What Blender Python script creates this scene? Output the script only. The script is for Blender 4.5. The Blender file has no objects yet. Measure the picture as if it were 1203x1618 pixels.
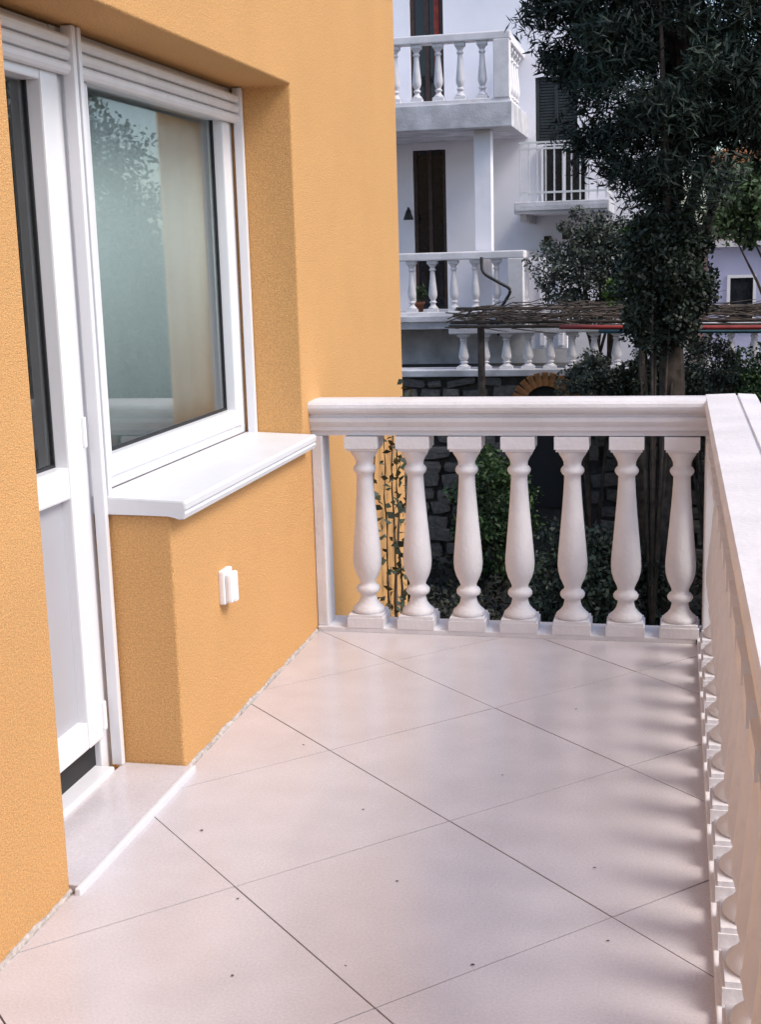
import bpy, bmesh, math, random
import numpy as np
from mathutils import Vector, Matrix, Quaternion

random.seed(7)
RNG = np.random.default_rng(11)
S = bpy.context.scene
C = S.collection

# ------------------------------------------------------------------ camera
cam_d = bpy.data.cameras.new('camera')
cam = bpy.data.objects.new('camera', cam_d)
C.objects.link(cam)
cam_d.sensor_fit = 'HORIZONTAL'
cam_d.sensor_width = 36.0
cam_d.lens = 36.0 * 2064.4 / 1203.0
cam_d.clip_start = 0.05
cam_d.clip_end = 3000
c_r = Vector((0.97570751, 0.21725274, -0.02821541))
c_u = Vector((-0.01438578, 0.1920506, 0.98127958))
c_f = Vector((-0.21860446, 0.95703595, -0.19051056))
cam.matrix_world = Matrix(((c_r.x, c_u.x, -c_f.x, 1.4273), (c_r.y, c_u.y, -c_f.y, 0.0),
                           (c_r.z, c_u.z, -c_f.z, 1.5), (0, 0, 0, 1)))
S.camera = cam

# ------------------------------------------------------------------ sky, sun, exposure
SUN_EL, SUN_AZ = math.radians(48), math.radians(104)       # azimuth from +Y towards +X
w = bpy.data.worlds.new('World'); S.world = w; w.use_nodes = True
nt = w.node_tree
sky = nt.nodes.new('ShaderNodeTexSky')
sky.sky_type = 'NISHITA'; sky.sun_disc = False
sky.sun_elevation = SUN_EL; sky.sun_rotation = SUN_AZ
sky.air_density = 1.0; sky.dust_density = 2.0
nt.links.new(sky.outputs[0], nt.nodes['Background'].inputs[0])
nt.nodes['Background'].inputs[1].default_value = 0.15
sd = bpy.data.lights.new('sun', 'SUN'); sd.energy = 1.5; sd.angle = math.radians(24); sd.color = (1.0, 0.95, 0.88)
sun = bpy.data.objects.new('sun', sd); C.objects.link(sun)
dv = Vector((math.sin(SUN_AZ) * math.cos(SUN_EL), math.cos(SUN_AZ) * math.cos(SUN_EL), math.sin(SUN_EL)))
sun.rotation_euler = dv.to_track_quat('Z', 'Y').to_euler()
S.view_settings.view_transform = 'Standard'
S.view_settings.look = 'None'
S.view_settings.exposure = 0.78
S.view_settings.gamma = 1.0
S.view_settings.use_curve_mapping = False

# ------------------------------------------------------------------ materials
def mat(name, col, rough=0.8, var=0.12, vscale=6.0, bump=0.0, bscale=200.0, metallic=0.0, spec=0.5, col2=None, rvar=0.0,
        dirt=0.0, dscale=3.0, island=0.0, r0=0.32, r1=0.68, speck=0.0):
    m = bpy.data.materials.new(name); m.use_nodes = True
    n, l = m.node_tree.nodes, m.node_tree.links
    b = n['Principled BSDF']
    b.inputs['Roughness'].default_value = rough
    b.inputs['Metallic'].default_value = metallic
    b.inputs['Specular IOR Level'].default_value = spec
    tc = n.new('ShaderNodeTexCoord')
    nz = n.new('ShaderNodeTexNoise'); nz.inputs['Scale'].default_value = vscale; nz.inputs['Detail'].default_value = 6
    l.new(tc.outputs['Object'], nz.inputs['Vector'])
    rp = n.new('ShaderNodeValToRGB')
    c2 = col2 or tuple(c * (1 - var * 2) for c in col)
    c1 = col if col2 else tuple(min(1, c * (1 + var)) for c in col)
    rp.color_ramp.elements[0].position = r0; rp.color_ramp.elements[1].position = r1
    rp.color_ramp.elements[0].color = (*c2, 1); rp.color_ramp.elements[1].color = (*c1, 1)
    l.new(nz.outputs['Fac'], rp.inputs['Fac'])
    out = rp.outputs['Color']
    if island:
        ge = n.new('ShaderNodeNewGeometry')
        hs = n.new('ShaderNodeHueSaturation')
        mp = n.new('ShaderNodeMapRange'); mp.inputs['To Min'].default_value = 1 - island; mp.inputs['To Max'].default_value = 1 + island
        l.new(ge.outputs['Random Per Island'], mp.inputs['Value']); l.new(mp.outputs[0], hs.inputs['Value'])
        l.new(out, hs.inputs['Color']); out = hs.outputs['Color']
    if speck:
        n3 = n.new('ShaderNodeTexNoise'); n3.inputs['Scale'].default_value = 160; n3.inputs['Detail'].default_value = 3
        l.new(tc.outputs['Object'], n3.inputs['Vector'])
        m3 = n.new('ShaderNodeMapRange'); m3.inputs['From Min'].default_value = .3; m3.inputs['From Max'].default_value = .7
        m3.inputs['To Min'].default_value = 1 - .16 * speck; m3.inputs['To Max'].default_value = 1 + .16 * speck
        h3 = n.new('ShaderNodeHueSaturation')
        l.new(n3.outputs['Fac'], m3.inputs['Value']); l.new(m3.outputs[0], h3.inputs['Value']); l.new(out, h3.inputs['Color']); out = h3.outputs['Color']
    if dirt:
        n2 = n.new('ShaderNodeTexNoise'); n2.inputs['Scale'].default_value = dscale; n2.inputs['Detail'].default_value = 9
        n2.inputs['Roughness'].default_value = 0.7
        l.new(tc.outputs['Object'], n2.inputs['Vector'])
        r2 = n.new('ShaderNodeValToRGB'); r2.color_ramp.elements[0].position = 0.55; r2.color_ramp.elements[1].position = 0.75
        mx = n.new('ShaderNodeMix'); mx.data_type = 'RGBA'
        mu = n.new('ShaderNodeMath'); mu.operation = 'MULTIPLY'; mu.inputs[1].default_value = dirt
        l.new(n2.outputs['Fac'], r2.inputs['Fac']); l.new(r2.outputs['Color'], mu.inputs[0]); l.new(mu.outputs[0], mx.inputs['Factor'])
        l.new(out, mx.inputs['A']); mx.inputs['B'].default_value = (col[0] * .35, col[1] * .33, col[2] * .3, 1)
        out = mx.outputs['Result']
    l.new(out, b.inputs['Base Color'])
    if rvar:
        mr = n.new('ShaderNodeMapRange'); mr.inputs['To Min'].default_value = rough - rvar; mr.inputs['To Max'].default_value = rough + rvar
        l.new(nz.outputs['Fac'], mr.inputs['Value']); l.new(mr.outputs[0], b.inputs['Roughness'])
    if bump:
        nb = n.new('ShaderNodeTexNoise'); nb.inputs['Scale'].default_value = bscale; nb.inputs['Detail'].default_value = 4
        l.new(tc.outputs['Object'], nb.inputs['Vector'])
        bp = n.new('ShaderNodeBump'); bp.inputs['Strength'].default_value = bump; bp.inputs['Distance'].default_value = 0.01
        l.new(nb.outputs['Fac'], bp.inputs['Height']); l.new(bp.outputs[0], b.inputs['Normal'])
    return m

def glass(name, tint=(0.9, 0.95, 0.95)):
    m = bpy.data.materials.new(name); m.use_nodes = True
    n, l = m.node_tree.nodes, m.node_tree.links
    n.remove(n['Principled BSDF'])
    tr = n.new('ShaderNodeBsdfTransparent'); tr.inputs[0].default_value = (*tint, 1)
    gl = n.new('ShaderNodeBsdfGlossy'); gl.inputs['Roughness'].default_value = 0.01
    lw = n.new('ShaderNodeLayerWeight'); lw.inputs[0].default_value = 0.5
    pw = n.new('ShaderNodeMath'); pw.operation = 'POWER'; pw.inputs[1].default_value = 4.0
    fr = n.new('ShaderNodeMapRange'); fr.inputs['To Min'].default_value = 0.05; fr.inputs['To Max'].default_value = 0.95
    l.new(lw.outputs['Facing'], pw.inputs[0]); l.new(pw.outputs[0], fr.inputs['Value'])
    mx = n.new('ShaderNodeMixShader')
    l.new(fr.outputs[0], mx.inputs[0]); l.new(tr.outputs[0], mx.inputs[1]); l.new(gl.outputs[0], mx.inputs[2])
    l.new(mx.outputs[0], n['Material Output'].inputs[0])
    return m

M = {}
M['orange'] = mat('orange_stucco', (0.66, 0.355, 0.132), 0.92, 0.035, 2.2, 0.7, 260, r0=.15, r1=.85, speck=1.1)
M['white_paint'] = mat('white_masonry_paint', (0.67, 0.65, 0.67), 0.62, 0.05, 5, 0.22, 60, dirt=0.13, dscale=22)
M['pvc'] = mat('white_pvc', (0.74, 0.74, 0.765), 0.28, 0.015, 3)
M['pvc_panel'] = mat('grey_white_pvc_panel', (0.40, 0.40, 0.43), 0.33, 0.02, 3)
M['slat'] = mat('shutter_slat', (0.72, 0.71, 0.72), 0.4, 0.03, 9, dirt=0.12, dscale=12)
M['marble'] = mat('white_stone_sill', (0.66, 0.655, 0.67), 0.42, 0.02, 4, 0.06, 40, dirt=0.10, dscale=9)
M['tile'] = mat('porcelain_tile', (0.58, 0.535, 0.552), 0.20, 0.0, 5.5, 0.012, 130, col2=(0.485, 0.442, 0.452), rvar=0.08, r0=0.15, r1=0.85, speck=0.5)
M['grout'] = mat('grout', (0.10, 0.085, 0.08), 0.95, 0.15, 40)
M['mortar'] = mat('cement_bead', (0.52, 0.46, 0.42), 0.95, 0.15, 60, 0.8, 150)
M['black'] = mat('black_rubber_and_arch_dark', (0.012, 0.012, 0.014), 0.6, 0.1)  # rubber seals, and the painted-in darkness of the garden arch
M['room'] = mat('room_plaster', (0.30, 0.29, 0.27), 0.9, 0.05)
M['blind'] = mat('grey_blind', (0.50, 0.52, 0.51), 0.85, 0.03, 2)
M['glass'] = glass('window_glass')
M['plastic'] = mat('white_plastic', (0.82, 0.82, 0.83), 0.35, 0.01)
M['nwhite'] = mat('lilac_white_render', (0.88, 0.86, 0.91), 0.9, 0.05, 0.6, 0.3, 60, dirt=0.18, dscale=0.9)
M['nconc'] = mat('weathered_concrete', (0.58, 0.57, 0.60), 0.9, 0.16, 3.0, 0.5, 30, dirt=0.4, dscale=2.5)
M['nbal'] = mat('old_white_baluster', (0.76, 0.73, 0.75), 0.85, 0.07, 4, 0.2, 40, dirt=0.3, dscale=6)
M['brown'] = mat('dark_brown_wood', (0.045, 0.022, 0.016), 0.5, 0.2, 12)
M['redcurt'] = mat('dark_red_curtain', (0.22, 0.03, 0.02), 0.8, 0.2, 9)
M['louvre'] = mat('dark_green_louvre', (0.018, 0.026, 0.028), 0.5, 0.2, 8)
M['steel'] = mat('white_painted_steel', (0.70, 0.70, 0.70), 0.4, 0.05, 10, dirt=0.25, dscale=14)
M['dkglass'] = mat('dark_window_glass', (0.012, 0.014, 0.018), 0.06, 0.1)
M['stone'] = mat('rubble_stone', (0.15, 0.135, 0.125), 0.95, 0.2, 5, 0.8, 22, col2=(0.075, 0.07, 0.068))
M['stonem'] = mat('wall_mortar', (0.055, 0.05, 0.046), 0.95, 0.2, 12, 0.6, 30)
M['brick'] = mat('arch_brick', (0.30, 0.13, 0.045), 0.9, 0.25, 9, 0.6, 40)
M['red'] = mat('red_pipe_paint', (0.34, 0.045, 0.035), 0.45, 0.15, 6, dirt=0.3, dscale=8)
M['teal'] = mat('blue_green_pipe_paint', (0.05, 0.13, 0.17), 0.45, 0.15, 6, dirt=0.3, dscale=8)
M['twig'] = mat('dry_twig', (0.10, 0.075, 0.06), 0.95, 0.3, 6)
M['bark'] = mat('bark', (0.075, 0.055, 0.042), 0.95, 0.3, 8, 0.8, 20)
M['pine'] = mat('pine_needles', (0.024, 0.040, 0.026), 0.7, 0.3, 1.5, island=0.6)
M['darkleaf'] = mat('dark_leaves', (0.030, 0.044, 0.024), 0.6, 0.3, 2.0, island=0.6)
M['greyleaf'] = mat('grey_green_leaves', (0.070, 0.085, 0.062), 0.65, 0.3, 2.0, island=0.6)
M['midleaf'] = mat('green_leaves', (0.055, 0.10, 0.03), 0.55, 0.3, 2.0, island=0.5)
M['brightleaf'] = mat('bright_green_leaves', (0.085, 0.16, 0.03), 0.5, 0.25, 2.0, island=0.45)
M['cover'] = mat('ground_cover_leaves', (0.030, 0.032, 0.020), 0.75, 0.35, 1.2, island=0.7)
M['soil'] = mat('soil', (0.040, 0.032, 0.026), 1.0, 0.3, 1.5, 0.6, 12)
M['beige'] = mat('beige_render', (0.50, 0.42, 0.33), 0.9, 0.06, 1.0, 0.3, 30, dirt=0.2, dscale=1)
M['pinkish'] = mat('faded_pink_render', (0.42, 0.28, 0.24), 0.9, 0.06, 1.0, 0.3, 30, dirt=0.2, dscale=1)
M['laven'] = mat('blue_grey_render', (0.44, 0.45, 0.62), 0.9, 0.06, 1.0, 0.3, 30, dirt=0.2, dscale=1)
M['roof'] = mat('terracotta_tiles', (0.36, 0.15, 0.065), 0.85, 0.2, 4, 0.5, 12)
M['terra'] = mat('terracotta_pot', (0.36, 0.14, 0.075), 0.8, 0.1, 9)
M['hose'] = mat('black_cable', (0.015, 0.015, 0.017), 0.5, 0.1)

# ------------------------------------------------------------------ helpers
def tag(o, label=None, cat=None, group=None, kind=None):
    if label: o['label'] = label
    if cat: o['category'] = cat
    if group: o['group'] = group
    if kind: o['kind'] = kind
    return o

def link(name, me, m, parent=None, loc=None):
    o = bpy.data.objects.new(name, me); C.objects.link(o)
    if m is not None and not me.materials: me.materials.append(m)
    if parent is not None: o.parent = parent
    if loc is not None: o.location = loc
    return o

def empty(name, loc=(0, 0, 0)):
    o = bpy.data.objects.new(name, None); C.objects.link(o); o.location = loc; o.empty_display_size = 0.1
    return o

def from_bm(name, bm, m, parent=None, smooth=False, loc=None):
    bmesh.ops.recalc_face_normals(bm, faces=bm.faces)
    me = bpy.data.meshes.new(name); bm.to_mesh(me); bm.free()
    if smooth:
        for p in me.polygons: p.use_smooth = True
    return link(name, me, m, parent, loc)

def bbox(bm, x0, x1, y0, y1, z0, z1):
    g = bmesh.ops.create_cube(bm, size=1.0)
    vs = g['verts']
    for v in vs:
        v.co = Vector(((x0 + x1) / 2 + v.co.x * (x1 - x0), (y0 + y1) / 2 + v.co.y * (y1 - y0), (z0 + z1) / 2 + v.co.z * (z1 - z0)))
    return vs

def box(name, x0, x1, y0, y1, z0, z1, m, parent=None, bev=0.0, seg=2):
    bm = bmesh.new(); bbox(bm, x0, x1, y0, y1, z0, z1)
    if bev: bmesh.ops.bevel(bm, geom=list(bm.edges), offset=bev, segments=seg, affect='EDGES', profile=0.6)
    return from_bm(name, bm, m, parent)

def boxes(name, lst, m, parent=None, bev=0.0):
    bm = bmesh.new()
    for b in lst: bbox(bm, *b)
    if bev: bmesh.ops.bevel(bm, geom=list(bm.edges), offset=bev, segments=2, affect='EDGES', profile=0.6)
    return from_bm(name, bm, m, parent)

def tube_bm(bm, pts, radii, seg=8):
    pts = [Vector(p) for p in pts]; rings = []
    for i, p in enumerate(pts):
        t = (pts[min(i + 1, len(pts) - 1)] - pts[max(i - 1, 0)]).normalized()
        a = t.cross(Vector((0, 0, 1)))
        if a.length < 1e-3: a = Vector((1, 0, 0))
        a.normalize(); b = t.cross(a)
        r = radii[i] if hasattr(radii, '__len__') else radii
        rings.append([bm.verts.new(p + a * r * math.cos(2 * math.pi * k / seg) + b * r * math.sin(2 * math.pi * k / seg)) for k in range(seg)])
    for i in range(len(rings) - 1):
        for k in range(seg):
            bm.faces.new((rings[i][k], rings[i][(k + 1) % seg], rings[i + 1][(k + 1) % seg], rings[i + 1][k]))
    bm.faces.new(rings[0]); bm.faces.new(rings[-1])

def tube(name, pts, radii, m, parent=None, seg=8):
    bm = bmesh.new(); tube_bm(bm, pts, radii, seg)
    return from_bm(name, bm, m, parent, smooth=True)

def lathe_bm(bm, prof, seg=20):
    rings = []
    for r, z in prof:
        rings.append([bm.verts.new((r * math.cos(2 * math.pi * k / seg), r * math.sin(2 * math.pi * k / seg), z)) for k in range(seg)])
    for i in range(len(rings) - 1):
        for k in range(seg):
            f = bm.faces.new((rings[i][k], rings[i][(k + 1) % seg], rings[i + 1][(k + 1) % seg], rings[i + 1][k])); f.smooth = True
    bm.faces.new(rings[0]); bm.faces.new(rings[-1])

def sweep_bm(bm, prof, p0, p1, across):
    """closed profile [(offset, z)] swept from p0 to p1 (horizontal), 'across' = unit vector of the offset"""
    p0, p1, ac = Vector(p0), Vector(p1), Vector(across)
    n = 1
    rings = []
    for i in range(n + 1):
        p = p0.lerp(p1, i / n)
        dz = 0.0
        rings.append([bm.verts.new(p + ac * o + Vector((0, 0, z + dz))) for o, z in prof])
    k = len(prof)
    for i in range(n):
        for j in range(k):
            bm.faces.new((rings[i][j], rings[i][(j + 1) % k], rings[i + 1][(j + 1) % k], rings[i + 1][j]))
    bm.faces.new(rings[0]); bm.faces.new(rings[-1])

def leaves(name, pts, length, width, m, parent=None, up=0.3, jitter=0.35):
    """one diamond-shaped, slightly folded leaf at each point"""
    pts = np.asarray(pts, dtype=np.float64); n = len(pts)
    d = RNG.normal(size=(n, 3)); d[:, 2] += up; d /= np.linalg.norm(d, axis=1)[:, None]
    e = RNG.normal(size=(n, 3)); s = np.cross(d, e); s /= np.linalg.norm(s, axis=1)[:, None] + 1e-9
    nn = np.cross(d, s)
    sc = (1 + jitter * RNG.uniform(-1, 1, n))[:, None]
    L, W = length * sc, width * sc
    v = np.empty((n, 4, 3))
    v[:, 0] = pts - d * L * .5
    v[:, 1] = pts + s * W * .5 + nn * W * .15
    v[:, 2] = pts + d * L * .5
    v[:, 3] = pts - s * W * .5 + nn * W * .15
    me = bpy.data.meshes.new(name)
    me.vertices.add(n * 4); me.loops.add(n * 4); me.polygons.add(n)
    me.vertices.foreach_set('co', v.reshape(-1))
    me.loops.foreach_set('vertex_index', np.arange(n * 4, dtype=np.int32))
    me.polygons.foreach_set('loop_start', np.arange(0, n * 4, 4, dtype=np.int32))
    me.update(calc_edges=True); me.validate()
    return link(name, me, m, parent)

def clump_points(centres, per, rad, flat=0.7):
    out = []
    for c in centres:
        p = RNG.normal(size=(per, 3)); p /= np.linalg.norm(p, axis=1)[:, None]
        p *= (RNG.uniform(0.15, 1, per) ** 0.5)[:, None] * rad * RNG.uniform(0.6, 1.3)
        p[:, 2] *= flat
        out.append(p + c)
    return np.concatenate(out)

def ellipsoid_centres(c, r, n, inner=0.35, low=-1.0):
    out = []
    while len(out) < n:
        p = RNG.normal(size=3); p /= np.linalg.norm(p)
        if p[2] < low: continue
        p *= RNG.uniform(inner, 1.0) ** 0.5
        p *= 1 + 0.16 * math.sin(5 * p[0] + 3 * p[1] + 4 * p[2])
        out.append(np.array(c) + p * np.array(r))
    return np.array(out)

def tree(name, base, top_c, rad, m, label, cat='tree', nclump=150, per=160, crad=0.4, leaf=(0.09, 0.05), trunk_r=0.14, group=None, low=-1.0, nl=7):
    t = empty(name, base); tag(t, label, cat, group)
    b = Vector(base); tc = Vector(top_c) - b
    bm = bmesh.new()
    top = tc + Vector((0, 0, rad[2] * 0.7))
    pts = [Vector((0, 0, -0.2))] + [Vector((top.x * f + 0.10 * math.sin(f * 9), top.y * f + 0.08 * math.cos(f * 7), top.z * f)) for f in (0.15, 0.35, 0.55, 0.75, 1.0)]
    tube_bm(bm, pts, [trunk_r * 1.25, trunk_r, trunk_r * .85, trunk_r * .65, trunk_r * .42, trunk_r * .12], 9)
    cs = ellipsoid_centres(tc, rad, nclump, low=low)
    for k in range(nl):
        c = cs[k * (len(cs) // nl)]
        f = 0.35 + 0.5 * k / nl
        s = Vector((top.x * f, top.y * f, top.z * f)); e = Vector(c)
        tube_bm(bm, [s, s.lerp(e, .5) + Vector((0, 0, .12)), e], [trunk_r * .4, trunk_r * .25, trunk_r * .06], 6)
    from_bm('trunk', bm, M['bark'], t, smooth=True)
    leaves('crown', clump_points(cs, per, crad), leaf[0], leaf[1], m, t)
    return t

# ================================================================== SETTING
# garden ground, one sheet to the horizon
bm = bmesh.new()
N = 40
vv = [[None] * (N + 1) for _ in range(N + 1)]
for i in range(N + 1):
    for j in range(N + 1):
        a, b_ = (i / N * 2 - 1), (j / N * 2 - 1)
        x = 400 * a ** 3 + 6 * a; y = 14 + 400 * b_ ** 3 + 6 * b_
        vv[i][j] = bm.verts.new((x, y, -3.0 + 0.05 * math.sin(x * 1.3) * math.cos(y * 0.9)))
for i in range(N):
    for j in range(N):
        bm.faces.new((vv[i][j], vv[i + 1][j], vv[i + 1][j + 1], vv[i][j + 1]))
ground = from_bm('ground', bm, M['soil'], smooth=True); tag(ground, kind='structure')

# balcony floor: slab (grout colour on top) with clipped diagonal tiles
floor = box('floor', 0.0, 1.80, -1.2, 5.24, -0.22, -0.0075, M['grout']); tag(floor, kind='structure')
TS = 0.6451; T0 = (0.3921, 2.8106); q = math.sqrt(.5)
e1, e2 = np.array((q, q)), np.array((-q, q))
def clip(poly, axis, lim, keep_less):
    out = []
    for k in range(len(poly)):
        a, b = poly[k], poly[(k + 1) % len(poly)]
        ia = (a[axis] <= lim) if keep_less else (a[axis] >= lim)
        ib = (b[axis] <= lim) if keep_less else (b[axis] >= lim)
        if ia: out.append(a)
        if ia != ib:
            t = (lim - a[axis]) / (b[axis] - a[axis]); out.append(a + t * (b - a))
    return out
G = 0.0021
for i in range(-10, 12):
    for j in range(-10, 12):
        o = np.array(T0) + i * TS * e1 + j * TS * e2
        poly = [o + e1 * G + e2 * G, o + e1 * (TS - G) + e2 * G, o + e1 * (TS - G) + e2 * (TS - G), o + e1 * G + e2 * (TS - G)]
        for ax, lim, kl in ((0, 0.012, False), (0, 1.535, True), (1, -1.15, False), (1, 5.01, True)):
            poly = clip(poly, ax, lim, kl) if poly else poly
        if len(poly) < 3: continue
        ar = 0.5 * abs(sum(poly[k][0] * poly[(k + 1) % len(poly)][1] - poly[(k + 1) % len(poly)][0] * poly[k][1] for k in range(len(poly))))
        if ar < 0.002: continue
        bm = bmesh.new()
        dz = random.uniform(-0.0006, 0.0006)
        f = bm.faces.new([bm.verts.new((p[0], p[1], -0.008)) for p in poly])
        r = bmesh.ops.extrude_face_region(bm, geom=[f])
        for v in r['geom']:
            if isinstance(v, bmesh.types.BMVert): v.co.z = dz
        from_bm('tile', bm, M['tile'], floor)

# ================================================================== ORANGE HOUSE
house = empty('house', (0, 0, 0))
tag(house, 'orange stucco house with white door, shuttered window and stone sill', 'house')
YD0, YR, YW1, YC = 2.72, 3.50, 4.93, 6.87
ZS, ZL = 0.785, 2.15
XF = -0.25
ys = [-1.6, YD0, YR, YW1, YC]; zs = [-3.3, 0.0, ZS, ZL, 5.4]
solid = [[True] * 4 for _ in range(4)]
solid[1][1] = solid[1][2] = False      # door, two storeys of cells
solid[2][2] = False                    # window
def wall_mesh(name, ys, zs, solid, x0, x1, m, parent):
    bm = bmesh.new(); cache = {}
    def V(x, y, z):
        k = (x, y, z)
        if k not in cache: cache[k] = bm.verts.new(k)
        return cache[k]
    ny, nz = len(ys) - 1, len(zs) - 1
    for i in range(ny):
        for k in range(nz):
            if not solid[i][k]: continue
            a, b, c, d = ys[i], ys[i + 1], zs[k], zs[k + 1]
            for x in (x0, x1): bm.faces.new((V(x, a, c), V(x, b, c), V(x, b, d), V(x, a, d)))
            for di, dk, pts in ((-1, 0, ((a, c), (a, d))), (1, 0, ((b, c), (b, d))), (0, -1, ((a, c), (b, c))), (0, 1, ((a, d), (b, d)))):
                ii, kk = i + di, k + dk
                if not (0 <= ii < ny and 0 <= kk < nz) or not solid[ii][kk]:
                    (p0, r0), (p1, r1) = pts
                    bm.faces.new((V(x0, p0, r0), V(x1, p0, r0), V(x1, p1, r1), V(x0, p1, r1)))
    return from_bm(name, bm, m, parent)
hw = wall_mesh('wall', ys, zs, solid, -0.30, 0.0, M['orange'], house)
bev = hw.modifiers.new('bevel', 'BEVEL'); bev.width = 0.008; bev.segments = 3; bev.limit_method = 'ANGLE'
boxes('gable_wall', [(-6.5, -0.302, YC - 0.30, YC - 0.003, -3.3, 5.4)], M['orange'], house)
# dark room behind the openings: a closed shell
boxes('interior', [(-3.6, -3.5, 1.5, 6.4, -0.1, 2.7), (-3.5, -0.301, 1.4, 1.5, -0.1, 2.7), (-3.5, -0.301, 6.4, 6.5, -0.1, 2.7),
                   (-3.6, -0.301, 1.4, 6.5, 2.7, 2.8), (-3.6, -0.301, 1.4, 6.5, -0.2, -0.1)], M['room'], house)

# rough cement bead where the render meets the tiles
for (ya, yb) in ((-1.15, YD0 - .005), (YR + .005, 5.0)):
    bm = bmesh.new(); prev = None
    n = int((yb - ya) / 0.02)
    for i in range(n + 1):
        y = ya + (yb - ya) * i / n
        ww = 0.011 + 0.003 * math.sin(y * 31) * math.sin(y * 13) + random.uniform(-.002, .002)
        hh = 0.009 + 0.003 * math.sin(y * 23 + 1) + random.uniform(-.0025, .0025)
        cur = [bm.verts.new((-0.002, y, -.004)), bm.verts.new((ww, y, -.004)), bm.verts.new((ww * .75, y, hh * .5)), bm.verts.new((0.004, y, hh)), bm.verts.new((-.002, y, hh))]
        if prev:
            for k in range(5): bm.faces.new((prev[k], cur[k], cur[(k + 1) % 5], prev[(k + 1) % 5]))
        else: bm.faces.new(cur)
        prev = cur
    bm.faces.new(prev)
    from_bm('mortar_joint', bm, M['mortar'], house)

# ---- window (frame plane x = -0.25), a fixed frame and one sash
wf = boxes('window', [(-0.295, XF + .012, YR + .002, YR + .075, ZS + .045, ZL - .002), (-0.295, XF + .012, YW1 - .062, YW1 - .002, ZS + .045, ZL - .002),
                      (-0.295, XF + .010, YR + .075, YW1 - .062, ZS + .045, ZS + .095), (-0.295, XF + .010, YR + .075, YW1 - .062, ZL - .07, ZL - .003)], M['pvc'], house, 0.005)
boxes('sash', [(-0.292, XF + .022, YR + .068, YR + .135, ZS + .09, ZL - .06), (-0.292, XF + .022, YW1 - .135, YW1 - .056, ZS + .09, ZL - .06),
               (-0.292, XF + .020, YR + .135, YW1 - .135, ZS + .09, ZS + .155), (-0.292, XF + .020, YR + .135, YW1 - .135, ZL - .13, ZL - .062)], M['pvc'], wf, 0.006)
boxes('gasket', [(-0.280, -0.266, YR + .135, YR + .143, ZS + .155, ZL - .13), (-0.280, -0.266, YW1 - .143, YW1 - .135, ZS + .155, ZL - .13),
                 (-0.281, -0.265, YR + .143, YW1 - .143, ZS + .155, ZS + .163)], M['black'], wf)
box('pane', -0.275, -0.271, YR + .143, YW1 - .143, ZS + .163, ZL - .13, M['glass'], wf)
# blind hanging inside
bm = bmesh.new(); prev = None
for i in range(60):
    y = YR + .05 + (YW1 - YR - .10) * i / 59
    x = -0.318 + 0.003 * math.sin(i * 0.9)
    cur = [bm.verts.new((x, y, ZS + .12)), bm.verts.new((x, y, ZL - .05))]
    if prev: bm.faces.new((prev[0], cur[0], cur[1], prev[1]))
    prev = cur
o = from_bm('blind', bm, M['blind'], wf, smooth=True)
so = o.modifiers.new('solid', 'SOLIDIFY'); so.thickness = 0.002

# ---- door
dr = boxes('door', [(-0.296, XF + .014, YR - .07, YR - .001, 0.0, ZL - .004), (-0.296, XF + .014, YD0 + .001, YD0 + .07, 0.0, ZL - .004),
                    (-0.296, XF + .012, YD0 + .07, YR - .07, ZL - .07, ZL - .005)], M['pvc'], house, 0.005)
boxes('leaf_frame', [(-0.293, XF + .026, YR - .165, YR - .064, .118, ZL - .062), (-0.293, XF + .026, YD0 + .064, YD0 + .165, .118, ZL - .062),
                     (-0.293, XF + .024, YD0 + .165, YR - .165, 0.86, 0.95), (-0.293, XF + .024, YD0 + .165, YR - .165, .118, .20),
                     (-0.293, XF + .024, YD0 + .165, YR - .165, ZL - .16, ZL - .064)], M['pvc'], dr, 0.006)
box('panel', -0.285, XF - .004, YD0 + .16, YR - .16, .195, .865, M['pvc_panel'], dr, 0.003)
boxes('gasket', [(-0.280, -0.266, YR - .173, YR - .165, .95, ZL - .16), (-0.281, -0.265, YD0 + .165, YR - .173, .95, .958)], M['black'], dr)
box('pane', -0.275, -0.271, YD0 + .165, YR - .173, .958, ZL - .16, M['glass'], dr)
box('weather_strip', -0.288, XF - .006, YD0 + .07, YR - .07, .030, .119, M['black'], dr)
box('door_sill', -0.292, XF + .055, YD0 + .072, YR - .072, .004, .030, M['pvc'], dr, 0.006)
boxes('hinge', [(XF + .014, XF + .034, YR - .073, YR - .052, .14, .23)], M['pvc'], dr, 0.006)
boxes('hinge', [(XF + .014, XF + .034, YR - .073, YR - .052, .99, 1.08)], M['pvc'], dr, 0.006)

# ---- threshold stone with a white nosing
box('threshold', -0.196, 0.020, YD0 + .004, YR - .004, -0.004, 0.016, M['tile'], house, 0.002)
box('threshold_nosing', 0.0205, 0.036, YD0 - .02, YR - .002, -0.004, 0.0185, M['marble'], house, 0.004)

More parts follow.
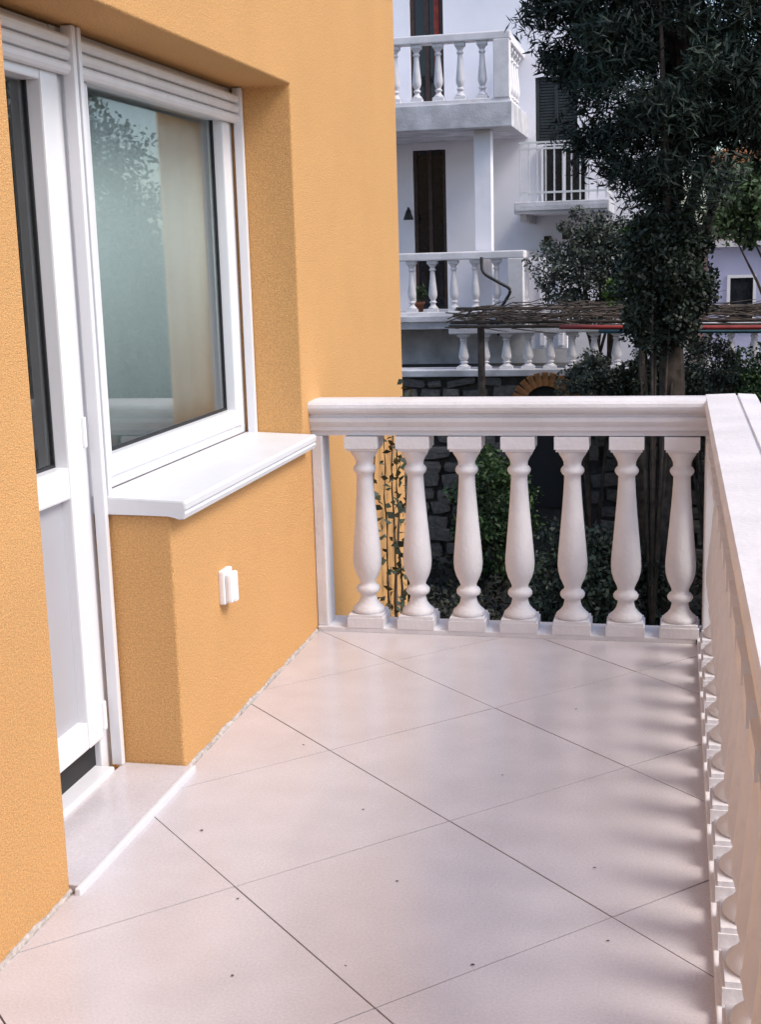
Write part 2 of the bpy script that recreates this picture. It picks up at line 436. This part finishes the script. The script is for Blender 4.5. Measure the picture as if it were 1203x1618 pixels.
# ---- roller shutter drawn up under the lintel (in front of the frames)
for k, (ya, yb) in enumerate(((YD0 + .012, YR - .012), (YR + .012, YW1 - .006))):
    sh = box('shutter_guide', XF + .028, XF + .062, ya - .008, ya + .014, (.017 if k == 0 else ZS + .05), ZL - .004, M['pvc'], house, 0.003)
    box('shutter_guide', XF + .028, XF + .062, yb - .020, yb + .002, (.017 if k == 0 else ZS + .05), ZL - .004, M['pvc'], house, 0.003)
    for s in range(5):
        z0 = 2.015 + s * 0.036
        bm = bmesh.new()
        pr = [(XF + .034, z0), (XF + .046, z0 + .003), (XF + .053, z0 + .012), (XF + .053, z0 + .024), (XF + .046, z0 + .032), (XF + .034, z0 + .0335)]
        r0 = [bm.verts.new((x, ya + .006, z)) for x, z in pr]; r1 = [bm.verts.new((x, yb - .008, z)) for x, z in pr]
        for a in range(6): bm.faces.new((r0[a], r0[(a + 1) % 6], r1[(a + 1) % 6], r1[a]))
        bm.faces.new(r0); bm.faces.new(r1)
        if z0 < ZL - .034: from_bm('slat', bm, M['slat'], sh)
        else: bm.free()

# ---- window sill: white stone, moulded nose
bm = bmesh.new()
prof = [(-0.24, ZS + .001), (-0.001, ZS + .001), (0.030, ZS - .012), (0.046, ZS - .010), (0.050, ZS + .004), (0.044, ZS + .012), (0.052, ZS + .018),
        (0.052, ZS + .034), (0.046, ZS + .042), (-0.24, ZS + .054)]
r0 = [bm.verts.new((x, YR - .012, z)) for x, z in prof]; r1 = [bm.verts.new((x, YW1 - .003, z)) for x, z in prof]
n = len(prof)
for a in range(n): bm.faces.new((r0[a], r0[(a + 1) % n], r1[(a + 1) % n], r1[a]))
bm.faces.new(r0); bm.faces.new(r1)
bmesh.ops.bevel(bm, geom=[e for e in bm.edges if abs(e.verts[0].co.y - e.verts[1].co.y) < .01], offset=0.003, segments=2, affect='EDGES')
sill = from_bm('sill', bm, M['marble'], house)
box('sill_joint', -0.236, -0.232, YR + .01, YW1 - .01, ZS + .05, ZS + .0565, M['grout'], sill)

# ---- outdoor socket on the wall
sk = empty('wall_socket', (0, 3.915, 0.47)); tag(sk, 'small white weatherproof socket on the orange wall below the sill', 'socket')
box('back_box', -0.001, 0.020, -.042, .042, -.056, .056, M['plastic'], sk, 0.006)
box('cover', 0.0195, 0.042, -.037, .037, -.052, .045, M['plastic'], sk, 0.010)
box('latch', 0.040, 0.048, -.015, .015, -.050, -.034, M['plastic'], sk, 0.003)

# ================================================================== BALUSTRADES OF THE BALCONY
def baluster_mesh(name, h, bw, segs=22, k=1.0):
    """square foot and head, turned bottle shaft; foot at z = 0"""
    bm = bmesh.new()
    s = h / 0.78
    for (z0, z1, hw_) in ((0, .040, bw / 2), (.040, .052, bw / 2 * .93), (.722, .732, bw / 2 * .80), (.732, .78, bw / 2 * .88)):
        vs = bbox(bm, -hw_, hw_, -hw_, hw_, z0 * s + (.0005 if z0 else 0), z1 * s)
    pr = [(.060, .050), (.066, .058), (.064, .070), (.050, .082), (.038, .098), (.033, .115), (.032, .128), (.043, .134), (.049, .143), (.049, .153), (.043, .162), (.034, .168),
          (.033, .178), (.039, .192), (.049, .213), (.0565, .240), (.059, .268), (.0575, .300), (.053, .350), (.047, .415), (.041, .485), (.036, .550), (.033, .600),
          (.0325, .622), (.041, .630), (.046, .639), (.046, .648), (.040, .657), (.034, .662), (.035, .676), (.042, .692), (.052, .706), (.056, .716), (.057, .724)]
    lathe_bm(bm, [(r * k, z * s) for r, z in pr], segs)
    bmesh.ops.recalc_face_normals(bm, faces=bm.faces)
    me = bpy.data.meshes.new(name); bm.to_mesh(me); bm.free()
    return me

bal_me = baluster_mesh('baluster', 0.785, 0.150); bal_me.materials.append(M['white_paint'])
half = [(.058, .0), (.058, .018), (.070, .022), (.070, .036), (.078, .046), (.084, .058), (.084, .073), (.074, .077), (.074, .088), (.090, .093), (.098, .103), (.101, .114), (.099, .127), (.092, .137)]
railp = [(-a, b) for a, b in half] + [(.018, .1405), (.0195, .133), (.0265, .133), (.028, .1405)] + [(a, b) for a, b in reversed(half)]

def balustrade(name, label, pos, railseg, curb, zoff, ends=()):
    t = empty(name, (pos[0][0], pos[0][1], 0)); tag(t, label, 'balustrade', 'balustrades of the balcony')
    base = Vector((pos[0][0], pos[0][1], 0))
    bm = bmesh.new(); p0, p1, ac = railseg
    sweep_bm(bm, railp, Vector(p0) - base + Vector((0, 0, .81 + zoff)), Vector(p1) - base + Vector((0, 0, .81 + zoff)), ac)
    from_bm('rail', bm, M['white_paint'], t)
    x0, x1, y0, y1 = curb
    box('plinth', x0 - base.x, x1 - base.x, y0 - base.y, y1 - base.y, -0.02, 0.022 + zoff, M['white_paint'], t, 0.004)
    for (x, y) in pos:
        o = link('baluster', bal_me, None, t, (x - base.x, y - base.y, .0215 + zoff))
        o.rotation_euler = (0, 0, random.uniform(-.02, .02))
    return t
far_pos = [(0.205 + .209 * k, 5.085) for k in range(7)]
balustrade('balustrade', 'short white balustrade with turned balusters closing off the end of the balcony', far_pos, ((-0.002, 5.10, 0), (1.60, 5.10, 0), (0, 1, 0)), (0.003, 1.522, 5.012, 5.19), -0.003)
# half pilaster against the house wall
fb = [o for o in C.objects if o.name == 'balustrade'][0]
pv = box('pilaster', 0.0015 - far_pos[0][0], 0.045 - far_pos[0][0], -.06, .06, .0195, .806, M['white_paint'], fb, 0.004)
side_pos = [(1.610, 5.10 - .215 * k) for k in range(1, 28)]
sb_ = balustrade('balustrade', 'long white balustrade with turned balusters running alongside the tiled floor', side_pos, ((1.637, -1.15, 0), (1.637, 5.205, 0), (1, 0, 0)), (1.525, 1.70, -1.15, 5.2), 0.0)
box('corner_post', 1.545 - side_pos[0][0], 1.70 - side_pos[0][0], 5.02 - side_pos[0][1], 5.185 - side_pos[0][1], .0225, .812, M['white_paint'], sb_, 0.005)
# dirt crumbs on the floor
crumb = bmesh.new()
for (x, y, r) in ((.52, 2.42, .004), (.78, 2.9, .004), (.60, 3.3, .004), (1.02, 2.55, .005), (.95, 3.6, .004), (.42, 2.75, .004), (1.25, 3.05, .004), (.30, 3.75, .004), (1.12, 4.2, .004), (.75, 2.5, .003), (.2, 3.1, .005), (1.3, 2.7, .004)):
    g = bmesh.ops.create_icosphere(crumb, subdivisions=1, radius=r * .7)
    for v in g['verts']: v.co = Vector((x + v.co.x * 1.5, y + v.co.y, .0015 + abs(v.co.z) * .5 + random.uniform(0, .001)))
tag(from_bm('dirt_crumbs', crumb, M['bark']), 'dark dirt crumbs scattered over the pale floor tiles', 'dirt', kind='stuff')

# ================================================================== WHITE HOUSE OPPOSITE
nh = empty('house', (-2.5, 22.2, -3)); tag(nh, 'lilac white neighbouring house with stacked balconies beyond the garden', 'house')
NB = Vector((-2.5, 22.2, -3))
def nbox(name, x0, x1, y0, y1, z0, z1, m, parent=None, bev=0.0):
    return box(name, x0 - NB.x, x1 - NB.x, y0 - NB.y, y1 - NB.y, z0 - NB.z, z1 - NB.z, m, parent or nh, bev)
def nboxes(name, lst, m, parent=None, bev=0.0):
    return boxes(name, [(a - NB.x, b - NB.x, c - NB.y, d - NB.y, e - NB.z, f - NB.z) for a, b, c, d, e, f in lst], m, parent or nh, bev)
# facade with openings (cells along x, built in x/z then placed at y = 22.2)
def facade(name, xs, zs, holes, y0, y1, m):
    bm = bmesh.new(); cache = {}
    def V(x, y, z):
        k = (x, y, z)
        if k not in cache: cache[k] = bm.verts.new((x - NB.x, y - NB.y, z - NB.z))
        return cache[k]
    nx, nz = len(xs) - 1, len(zs) - 1
    ok = [[(i, k) not in holes for k in range(nz)] for i in range(nx)]
    for i in range(nx):
        for k in range(nz):
            if not ok[i][k]: continue
            a, b, c, d = xs[i], xs[i + 1], zs[k], zs[k + 1]
            for y in (y0, y1): bm.faces.new((V(a, y, c), V(b, y, c), V(b, y, d), V(a, y, d)))
            for di, dk, (pa, pb) in ((-1, 0, ((a, c), (a, d))), (1, 0, ((b, c), (b, d))), (0, -1, ((a, c), (b, c))), (0, 1, ((a, d), (b, d)))):
                ii, kk = i + di, k + dk
                if not (0 <= ii < nx and 0 <= kk < nz) or not ok[ii][kk]:
                    bm.faces.new((V(pa[0], y0, pa[1]), V(pa[0], y1, pa[1]), V(pb[0], y1, pb[1]), V(pb[0], y0, pb[1])))
    return from_bm(name, bm, m, nh)
xs = [-9, -2.92, -2.36, -2.2, -1.6, -0.85, -0.20, 1.1]; zs = [-3, .55, 2.75, 3.3, 3.36, 3.72, 4.35, 5.75, 8.0]
facade('wall', [-9, -2.92, -2.36, -0.86, -0.18, 1.1], [-3, .62, 3.10, 3.25, 3.72, 4.30, 5.9, 8.5], {(1, 1), (1, 2), (3, 3), (3, 4)} | {(1, 4), (1, 5)}, 22.2, 22.5, M['nwhite'])
nbox('side_wall', 0.80, 1.098, 22.51, 30, -3, 8.5, M['nwhite'])
nbox('roof_slab', -9.3, 1.4, 21.7, 30, 8.503, 8.7, M['nconc'])
# doors behind the balconies
d1 = nbox('door', -2.925, -2.355, 22.30, 22.36, .60, 3.26, M['dkglass'])
nboxes('door_frame', [(-2.915, -2.86, 22.26, 22.298, .60, 3.24), (-2.42, -2.365, 22.26, 22.298, .60, 3.24), (-2.67, -2.61, 22.262, 22.297, .60, 3.24)], M['brown'], d1)
d2 = nbox('door', -2.925, -2.355, 22.30, 22.36, 3.74, 5.92, M['dkglass'])
nboxes('door_frame', [(-2.915, -2.85, 22.26, 22.298, 3.74, 5.89), (-2.43, -2.365, 22.26, 22.298, 3.74, 5.89), (-2.68, -2.61, 22.262, 22.297, 3.74, 5.89)], M['brown'], d2)
nbox('curtain', -2.52, -2.435, 22.24, 22.256, 3.78, 5.85, M['redcurt'], d2)
# louvred shutter
ls = nbox('window', -0.862, -0.178, 22.33, 22.38, 3.24, 4.31, M['louvre'])
nboxes('frame', [(-0.855, -0.80, 22.25, 22.33, 3.26, 4.29), (-0.24, -0.185, 22.25, 22.33, 3.26, 4.29), (-0.55, -0.49, 22.252, 22.328, 3.26, 4.29)], M['louvre'], ls)
for k in range(22):
    z = 3.28 + k * .046
    for xa, xb in ((-.80, -.55), (-.49, -.24)):
        o = nbox('louvre', xa, xb, 22.27, 22.285, z, z + .034, M['louvre'], ls)
# three balconies
nb_me = baluster_mesh('baluster', 0.80, 0.17, 12, 1.15); nb_me.materials.append(M['nbal'])
def nbaluster(x, y, z, parent, h=1.0):
    o = link('baluster', nb_me, None, parent, (x - NB.x, y - NB.y, z - NB.z)); o.scale = (1, 1, h)
def stone_balcony(xa, xb, yf, zb, zt, zr, name_lab, gap=.33):
    b = nbox('balcony', xa, xb, yf, 22.195, zb, zt, M['nconc'], None, 0.012)
    nbox('rail', xa, xb - .02, yf + .02, yf + .24, zr - .12, zr, M['nbal'], b, 0.02)
    nbox('rail', xb - .26, xb - .04, yf + .245, 22.19, zr - .125, zr - .005, M['nbal'], b, 0.02)
    nbox('plinth', xa, xb - .02, yf + .03, yf + .23, zt - .002, zt + .06, M['nbal'], b, 0.01)
    nbox('post', xb - .27, xb - .035, yf + .015, yf + .243, zt + .058, zr - .118, M['nbal'], b, 0.01)
    h = (zr - .12 - zt - .06) / .80
    x = xb - .45
    while x > xa + .1:
        nbaluster(x, yf + .13, zt + .06, b, h); x -= gap
    y = yf + .48
    while y < 22.1:
        nbaluster(xb - .15, y, zt, b, h * 1.06); y += gap
    return b
stone_balcony(-5.2, -0.98, 20.0, 3.36, 3.72, 4.72, 'upper')
lb = stone_balcony(-5.2, -0.80, 20.0, .40, .60, 1.56, 'lower')
nbox('slab_moulding', -5.2, -0.84, 19.96, 19.998, .52, .598, M['nconc'], lb)
nbox('pillar', -1.60, -1.34, 20.30, 20.56, .602, 3.358, M['nwhite'], None, 0.01)
nbox('pillar', -4.30, -4.04, 20.30, 20.56, .602, 3.358, M['nwhite'], None, 0.01)
# solid parapet piece and ground-floor pilasters to the right of the stone balcony
nbox('parapet', -0.79, -0.20, 20.4, 20.55, .05, 1.44, M['nwhite'], None, 0.01)
nbox('pilaster', -0.62, -0.54, 20.36, 20.398, .1, 1.40, M['nwhite'], None, 0.006)
nbox('pilaster', -0.34, -0.26, 20.36, 20.398, .1, 1.40, M['nwhite'], None, 0.006)
nbox('lower_wall', -9, -0.2, 20.9, 21.1, -3, .396, M['nconc'])
# metal balcony
mb = nbox('balcony', -1.02, 0.42, 20.5, 22.195, 2.10, 2.28, M['nconc'], None, 0.015)
nbox('edge_moulding', -0.99, 0.40, 20.47, 20.498, 2.15, 2.22, M['nconc'], mb)
for z in (2.40, 3.05, 3.14):
    nbox('rail', -0.95, 0.36, 20.56, 20.59, z, z + .03, M['steel'], mb)
nbox('rail', 0.345, 0.375, 20.592, 22.19, 3.14, 3.17, M['steel'], mb)
nbox('rail', 0.345, 0.375, 20.592, 22.19, 2.40, 2.43, M['steel'], mb)
for k in range(11):
    x = -0.94 + k * .13
    nbox('bar', x, x + .022, 20.565, 20.587, 2.29, 3.14, M['steel'], mb)
for k in range(10):
    y = 20.72 + k * .145
    nbox('bar', 0.349, 0.371, y, y + .022, 2.29, 3.14, M['steel'], mb)
nboxes('bracket', [(-0.95, -0.85, 20.7, 22.19, 1.98, 2.098)], M['nconc'], mb)
nboxes('bracket', [(0.22, 0.32, 20.7, 22.19, 1.98, 2.098)], M['nconc'], mb)
bd = nbox('door', -0.72, -0.05, 22.12, 22.19, 2.29, 3.22, M['dkglass'])
nboxes('door_frame', [(-0.76, -0.722, 22.10, 22.192, 2.29, 3.23), (-0.048, -0.01, 22.10, 22.192, 2.29, 3.23), (-0.41, -0.36, 22.09, 22.118, 2.29, 3.23)], M['pvc'], bd)
# small meter boxes
nbox('meter_box', -0.42, -0.30, 22.1, 22.198, 1.72, 1.88, M['dkglass'], None, 0.006)
nbox('meter_box', -0.72, -0.60, 22.1, 22.198, 1.62, 1.78, M['dkglass'], None, 0.006)

# rod with a lamp on the lower balcony door, plant pot on its edge, cable hanging from the slab
lamp = empty('wall_lamp', (-2.98, 22.2, 2.25)); tag(lamp, 'small black wall lamp beside the dark door of the white house', 'lamp')
tube('arm', [(0, 0, 0), (0, -.16, .06), (.02, -.26, .02)], .018, M['hose'], lamp)
bm = bmesh.new(); lathe_bm(bm, [(.03, 0), (.09, -.16), (.085, -.165), (.02, -.01)], 12)
from_bm('lamp_shade', bm, M['hose'], lamp, loc=(.02, -.26, .03))
pot = empty('flower_pot', (-2.52, 20.33, .602)); tag(pot, 'small terracotta flower pot standing on the lower stone balcony', 'flower pot')
bm = bmesh.new(); lathe_bm(bm, [(.07, 0), (.10, .17), (.115, .17), (.115, .21), (.095, .21), (.09, .16)], 14); from_bm('pot', bm, M['terra'], pot)
leaves('plant', clump_points([np.array((0, 0, .30)), np.array((.06, 0, .38)), np.array((-.06, .02, .36))], 60, .12), .07, .03, M['midleaf'], pot)
def smooth_path(p, k=6):
    p = [Vector(a) for a in p]; out = []
    for i in range(len(p) - 1):
        a, b, c, d = p[max(i - 1, 0)], p[i], p[i + 1], p[min(i + 2, len(p) - 1)]
        for j in range(k):
            t = j / k
            out.append(.5 * ((2 * b) + (c - a) * t + (2 * a - 5 * b + 4 * c - d) * t * t + (3 * b - a - 3 * c + d) * t ** 3))
    return out + [p[-1]]
tag(tube('hanging_cable', smooth_path([(-1.45, 19.94, 1.47), (-1.42, 19.9, 1.25), (-1.2, 19.88, 1.1), (-1.02, 19.9, .98), (-1.1, 19.92, .80), (-1.22, 19.94, .62), (-1.2, 19.9, .3)]), .024, M['hose']),
    'thick black cable looping down in front of the stone balcony', 'cable')

# ================================================================== STONE TERRACE BELOW
sw = empty('stone_wall', (0, 18.6, -3)); tag(sw, 'dark rubble stone garden wall with a brick arch under the terrace', 'wall')
box('mortar', -4.6, 5.2, 0.03, 0.36, 0, 2.80, M['stonem'], sw)
stones = []
for v in range(7):
    bm = bmesh.new(); bmesh.ops.create_cube(bm, size=1.0)
    bmesh.ops.subdivide_edges(bm, edges=list(bm.edges), cuts=1, use_grid_fill=True)
    for vt in bm.verts:
        r_ = vt.co.length
        vt.co *= (1 - .34 * max(0, r_ - .55)) * random.uniform(.86, 1.06)
    bmesh.ops.recalc_face_normals(bm, faces=bm.faces)
    me = bpy.data.meshes.new('stone'); bm.to_mesh(me); bm.free(); me.materials.append(M['stone']); stones.append(me)
ax, az, ar_ = -0.36, 2.36, .34           # arch: centre x, springing height above base, radius
cnt = 0; z = 0.02
while z < 2.72 and cnt < 290:
    hgt = random.uniform(.15, .27); hgt = min(hgt, 2.78 - z)
    x = -2.9 + random.uniform(0, .2)
    while x < 3.4 and cnt < 290:
        wd = random.uniform(.24, .52)
        cx, cz = x + wd / 2, z + hgt / 2
        inside = abs(cx - ax) < ar_ + wd / 2 and (cz < az or math.hypot(cx - ax, cz - az) < ar_ + .16)
        if not inside:
            o = link('stone', random.choice(stones), None, sw, (cx, random.uniform(-.01, .04), cz + random.uniform(-.03, .03)))
            o.scale = (wd * random.uniform(.82, .98), .14, hgt * random.uniform(.75, 1.08)); o.rotation_euler = (0, random.uniform(-.2, .2), random.choice((0, math.pi)))
            cnt += 1
        x += wd
    z += hgt
bk = bmesh.new(); bbox(bk, -.045, .045, -.09, .09, 0, .20); bmesh.ops.bevel(bk, geom=list(bk.edges), offset=.006, segments=1, affect='EDGES')
bkme = bpy.data.meshes.new('brick'); bk.to_mesh(bkme); bk.free(); bkme.materials.append(M['brick'])
for k in range(13):
    a = math.pi * (k + .5) / 13
    o = link('brick', bkme, None, sw, (ax + math.cos(a) * (ar_ - .04), -.02, az + math.sin(a) * (ar_ - .04)))
    o.rotation_euler = (0, math.pi / 2 - a, 0)
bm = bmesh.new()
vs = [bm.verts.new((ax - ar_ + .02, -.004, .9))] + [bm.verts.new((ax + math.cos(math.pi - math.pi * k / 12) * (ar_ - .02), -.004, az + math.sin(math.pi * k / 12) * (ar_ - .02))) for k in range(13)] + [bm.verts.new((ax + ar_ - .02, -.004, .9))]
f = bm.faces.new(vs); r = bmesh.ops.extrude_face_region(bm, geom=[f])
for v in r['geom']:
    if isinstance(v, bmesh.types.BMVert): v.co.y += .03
from_bm('arch_dark_fill', bm, M['black'], sw)  # solid black slab painted as the shade inside the arch, no real hollow
box('coping', -4.6, 5.2, -.10, .42, 2.803, 2.90, M['nconc'], sw, 0.012)
box('terrace_fill', -4.6, 5.2, .37, 2.25, 0, 2.80, M['stonem'], sw)

tb = empty('terrace_balustrade', (0, 18.72, -.098)); tag(tb, 'low weathered balustrade on top of the stone garden wall', 'balustrade')
tb_me = baluster_mesh('baluster', 0.80, 0.19, 12, 1.25); tb_me.materials.append(M['nbal'])
for k in range(16):
    o = link('baluster', tb_me, None, tb, (-1.55 + .31 * k, 0, 0)); o.scale = (1, 1, .62)
box('rail', -1.75, 3.35, -.11, .11, .497, .60, M['nconc'], tb, 0.015)

# ---- pipes and dry vine poles
tag(tube('red_pipe', [(-.05, 17.2, .56), (.5, 17.2, .545), (1.2, 17.2, .53), (2.0, 17.22, .515), (3.2, 17.25, .50), (4.6, 17.3, .49)], .030, M['red'], seg=10), 'long red painted pipe stretched in front of the dry vines', 'pipe')
tag(tube('blue_pipe', [(.45, 17.32, .485), (1.2, 17.32, .475), (2.2, 17.32, .46), (3.2, 17.34, .45), (4.6, 17.36, .44)], .026, M['teal'], seg=10), 'blue green pipe running just below the red one', 'pipe')
pg = empty('vine_trellis', (-1.5, 17.6, -3)); tag(pg, 'trellis of dry vine stems on long wooden poles above the terrace balustrade', 'trellis')
for k, (za, yb) in enumerate(((3.62, 0), (3.70, .25), (3.78, .5), (3.57, -.12))):
    tube('pole', [(-.05, yb, za), (1.5, yb + .05, za - .02), (3.0, yb, za - .03), (5.8, yb + .08, za - .06)], .024, M['twig'], pg, 7)
for x in (.35, 2.5, 4.9):
    tube('post', [(x, .12, -.1), (x, .12, 3.75)], .05, M['bark'], pg, 8)
bm = bmesh.new()
for k in range(420):
    x = random.uniform(-.1, 5.7); y = random.uniform(-.25, .7); z = random.gauss(3.70, .055)
    a = random.gauss(0, .22); L = random.uniform(.2, .75)
    p = Vector((x, y, z)); d = Vector((math.cos(a), random.uniform(-.4, .4), math.sin(a) * .6)) * L
    tube_bm(bm, [p, p + d * .5 + Vector((0, 0, random.uniform(-.05, .05))), p + d], [.009, .007, .003], 4)
tag(from_bm('twigs', bm, M['twig'], pg), kind='stuff')

# ================================================================== PLANTS
def shrub(name, c, r, m, label, n=60, per=120, crad=.22, leaf=(.06, .035), base=None, group=None, cat='shrub'):
    b = base or (c[0], c[1], c[2] - r[2])
    t = empty(name, b); tag(t, label, cat, group)
    bm = bmesh.new(); cc = Vector(c) - Vector(b)
    cs = ellipsoid_centres(cc, r, n, inner=.2)
    for k in range(8):
        e = Vector(cs[k * (n // 8)])
        tube_bm(bm, [Vector((0, 0, -.05)), e * .5 + Vector((0, 0, .06)), e], [.03, .02, .006], 5)
    from_bm('stems', bm, M['bark'], t, smooth=True)
    leaves('foliage', clump_points(cs, per, crad, .85), leaf[0], leaf[1], m, t)
    return t

tree('pine_tree', (1.30, 15.6, -3), (1.55, 15.3, 4.4), (1.5, 1.3, 2.35), M['pine'], 'tall dark pine tree standing in front of the white house', nclump=520, per=200, crad=.36, leaf=(.13, .022), trunk_r=.17, nl=12)
tree('broadleaf_tree', (3.9, 26, -3), (2.95, 25.6, 2.35), (1.0, 1.0, .72), M['midleaf'], 'light green leafy tree in front of the beige house', nclump=110, per=120, crad=.34, leaf=(.11, .07), trunk_r=.10)
tree('evergreen_tree', (5.6, 14.5, -3), (5.6, 14.5, .4), (2.4, 2.2, 2.9), M['darkleaf'], 'broad dark evergreen tree mirrored in the window glass', nclump=300, per=300, crad=.55, leaf=(.085, .045), trunk_r=.2, low=-.8)
tree('evergreen_tree', (9.4, 19, -3), (9.2, 19, .8), (2.8, 2.6, 3.6), M['darkleaf'], 'taller dark evergreen tree behind the broad one', nclump=280, per=220, crad=.6, leaf=(.11, .06), trunk_r=.22, low=-.8)

shrub('ivy_bush', (.30, 19.2, 1.25), (.75, .45, .82), M['greyleaf'], 'grey green tangled bush climbing below the metal balcony', n=120, per=130, crad=.2, leaf=(.055, .03), base=(.3, 19.3, -.1))
shrub('ivy_bush', (1.34, 15.15, 1.22), (.52, .38, .85), M['darkleaf'], 'very dark leafy bush wrapped around the bare trunk of the pine', n=130, per=150, crad=.19, leaf=(.06, .035), base=(1.2, 15.1, -3))
shrub('leafy_shoot', (.92, 18.95, 1.78), (.17, .15, .20), M['brightleaf'], 'fresh bright green shoot poking out of the grey bush', n=24, per=40, crad=.1, leaf=(.07, .045), base=(.9, 19.1, -.1))
shrub('leafy_shoot', (.55, 18.8, .95), (.14, .12, .22), M['brightleaf'], 'smaller bright green sprig low down on the grey bush', n=20, per=36, crad=.09, leaf=(.06, .04), base=(.5, 19.0, -.1))
lab = ['brownish shrub with dry flower heads against the stone wall', 'dense dark shrub between the stone wall and the trellis post', 'grey leaved shrub at the foot of the pine', 'low green shrub with fresh leaves below the pipes']
for k, (x, y, z, rx, rz, mm) in enumerate(((.35, 18.05, -.45, .42, .62, 'greyleaf'), (1.15, 18.0, -.35, .50, .70, 'darkleaf'), (1.95, 17.9, -.35, .48, .72, 'greyleaf'), (2.6, 17.6, -.4, .45, .70, 'midleaf'))):
    shrub('garden_shrub', (x, y, z), (rx, .35, rz), M[mm], lab[k], n=80, per=110, crad=.17, leaf=(.055, .03), base=(x, y, -3))
shrub('garden_shrub', (-.9, 17.4, -1.9), (.55, .5, .8), M['midleaf'], 'green rounded shrub at the foot of the stone wall near the orange house', n=70, per=110, crad=.2, leaf=(.07, .04), base=(-.9, 17.4, -3))
shrub('garden_shrub', (.6, 15.2, -2.3), (.9, .7, .6), M['darkleaf'], 'wide dark shrub low in the garden seen through the balusters', n=80, per=110, crad=.24, leaf=(.07, .04), base=(.6, 15.2, -3))
shrub('garden_shrub', (-.6, 13.0, -2.5), (.8, .7, .5), M['cover'], 'brownish low shrub in the garden beyond the house corner', n=70, per=110, crad=.22, leaf=(.06, .035), base=(-.6, 13, -3))
# climbing vine on the orange wall just past the balustrade
vn = empty('climbing_vine', (.03, 6.2, -3)); tag(vn, 'thin dark vine climbing the orange wall just past the balustrade', 'vine')
bm = bmesh.new(); pts = []
for s in range(4):
    p = Vector((.0, -.3 + .2 * s, 0)); path = [p.copy()]
    for k in range(26):
        p = p + Vector((0, random.uniform(-.06, .07), .145)); path.append(p.copy())
        for _ in range(7): pts.append(np.array((.02 + random.uniform(0, .06), p.y + random.gauss(0, .07), p.z + random.gauss(0, .05))))
    tube_bm(bm, path, [.010] * 20 + [.007, .006, .005, .004, .004, .003, .003], 5)
from_bm('stem', bm, M['bark'], vn, smooth=True)
leaves('leaves', np.array(pts), .045, .032, M['darkleaf'], vn)
# ground cover
n = 26000
p = np.stack([RNG.uniform(-5, 6, n), RNG.uniform(6.9, 18.5, n), np.zeros(n)], 1)
p[:, 2] = -2.97 + np.abs(RNG.normal(0, .10, n)) + .12 * np.clip(np.sin(p[:, 0] * 2.1) * np.sin(p[:, 1] * 1.7), 0, 1)
p = p[~((p[:, 0] < .05) & (p[:, 1] < 6.95))]
tag(leaves('ground_cover', p, .10, .05, M['cover'], None, up=.6), 'dark tangled ground cover over the sunken garden', 'ground cover', kind='stuff')

# ================================================================== FAR HOUSES
fh = empty('house', (4.5, 33, -3)); tag(fh, 'small beige house with a terracotta roof far behind the trees', 'house')
box('wall', -2.3, 4, -.5, 5, 0, 6.45, M['beige'], fh)
bm = bmesh.new()
a = [(-2.7, -.9, 6.42), (4.4, -.9, 6.42), (4.4, 5.4, 6.42), (-2.7, 5.4, 6.42), (-.2, 2.2, 7.6), (2.2, 2.2, 7.6)]
v = [bm.verts.new(p) for p in a]
for fc in ((0, 1, 5, 4), (1, 2, 5), (2, 3, 4, 5), (3, 0, 4), (0, 3, 2, 1)): bm.faces.new([v[k] for k in fc])
rf = from_bm('roof', bm, M['roof'], fh)
for k in range(26):
    x = -2.62 + k * .272
    tube('roof_tile', [(x, -.93, 6.44), (max(-.2, min(2.2, x)), 2.0, 7.56)] if -.3 < x < 2.3 else [(x, -.93, 6.44), (x + (.9 if x < 0 else -.9), .15, 6.86)], .07, M['roof'], rf, 6)
wn = box('window', -1.55, -.85, -.52, -.50, 3.9, 5.2, M['dkglass'], fh)
boxes('window_frame', [(-1.62, -1.55, -.56, -.503, 3.83, 5.27), (-.85, -.78, -.56, -.503, 3.83, 5.27), (-1.55, -.85, -.56, -.503, 5.2, 5.27), (-1.55, -.85, -.56, -.503, 3.83, 3.9)], M['pvc'], wn)
wn = box('window', .4, 1.1, -.52, -.50, 3.9, 5.2, M['dkglass'], fh)
ln = empty('house', (2.6, 28, -3)); tag(ln, 'low blue grey outbuilding with a faded pink side bay beside it', 'building')
box('wall', -.55, 4.5, 0, 3, 0, 4.52, M['laven'], ln)
box('side_bay', -1.6, -.553, .25, 3, 0, 4.5, M['pinkish'], ln)
box('roof_slab', -1.75, 4.7, -.2, 3.2, 4.523, 4.64, M['nconc'], ln)
wn = box('window', -.1, .35, -.02, -.003, 2.9, 3.9, M['dkglass'], ln)
boxes('window_frame', [(-.16, -.10, -.05, -.003, 2.84, 3.96), (.35, .41, -.05, -.003, 2.84, 3.96), (-.10, .35, -.05, -.003, 3.9, 3.96), (-.10, .35, -.05, -.003, 2.84, 2.9)], M['pvc'], wn)
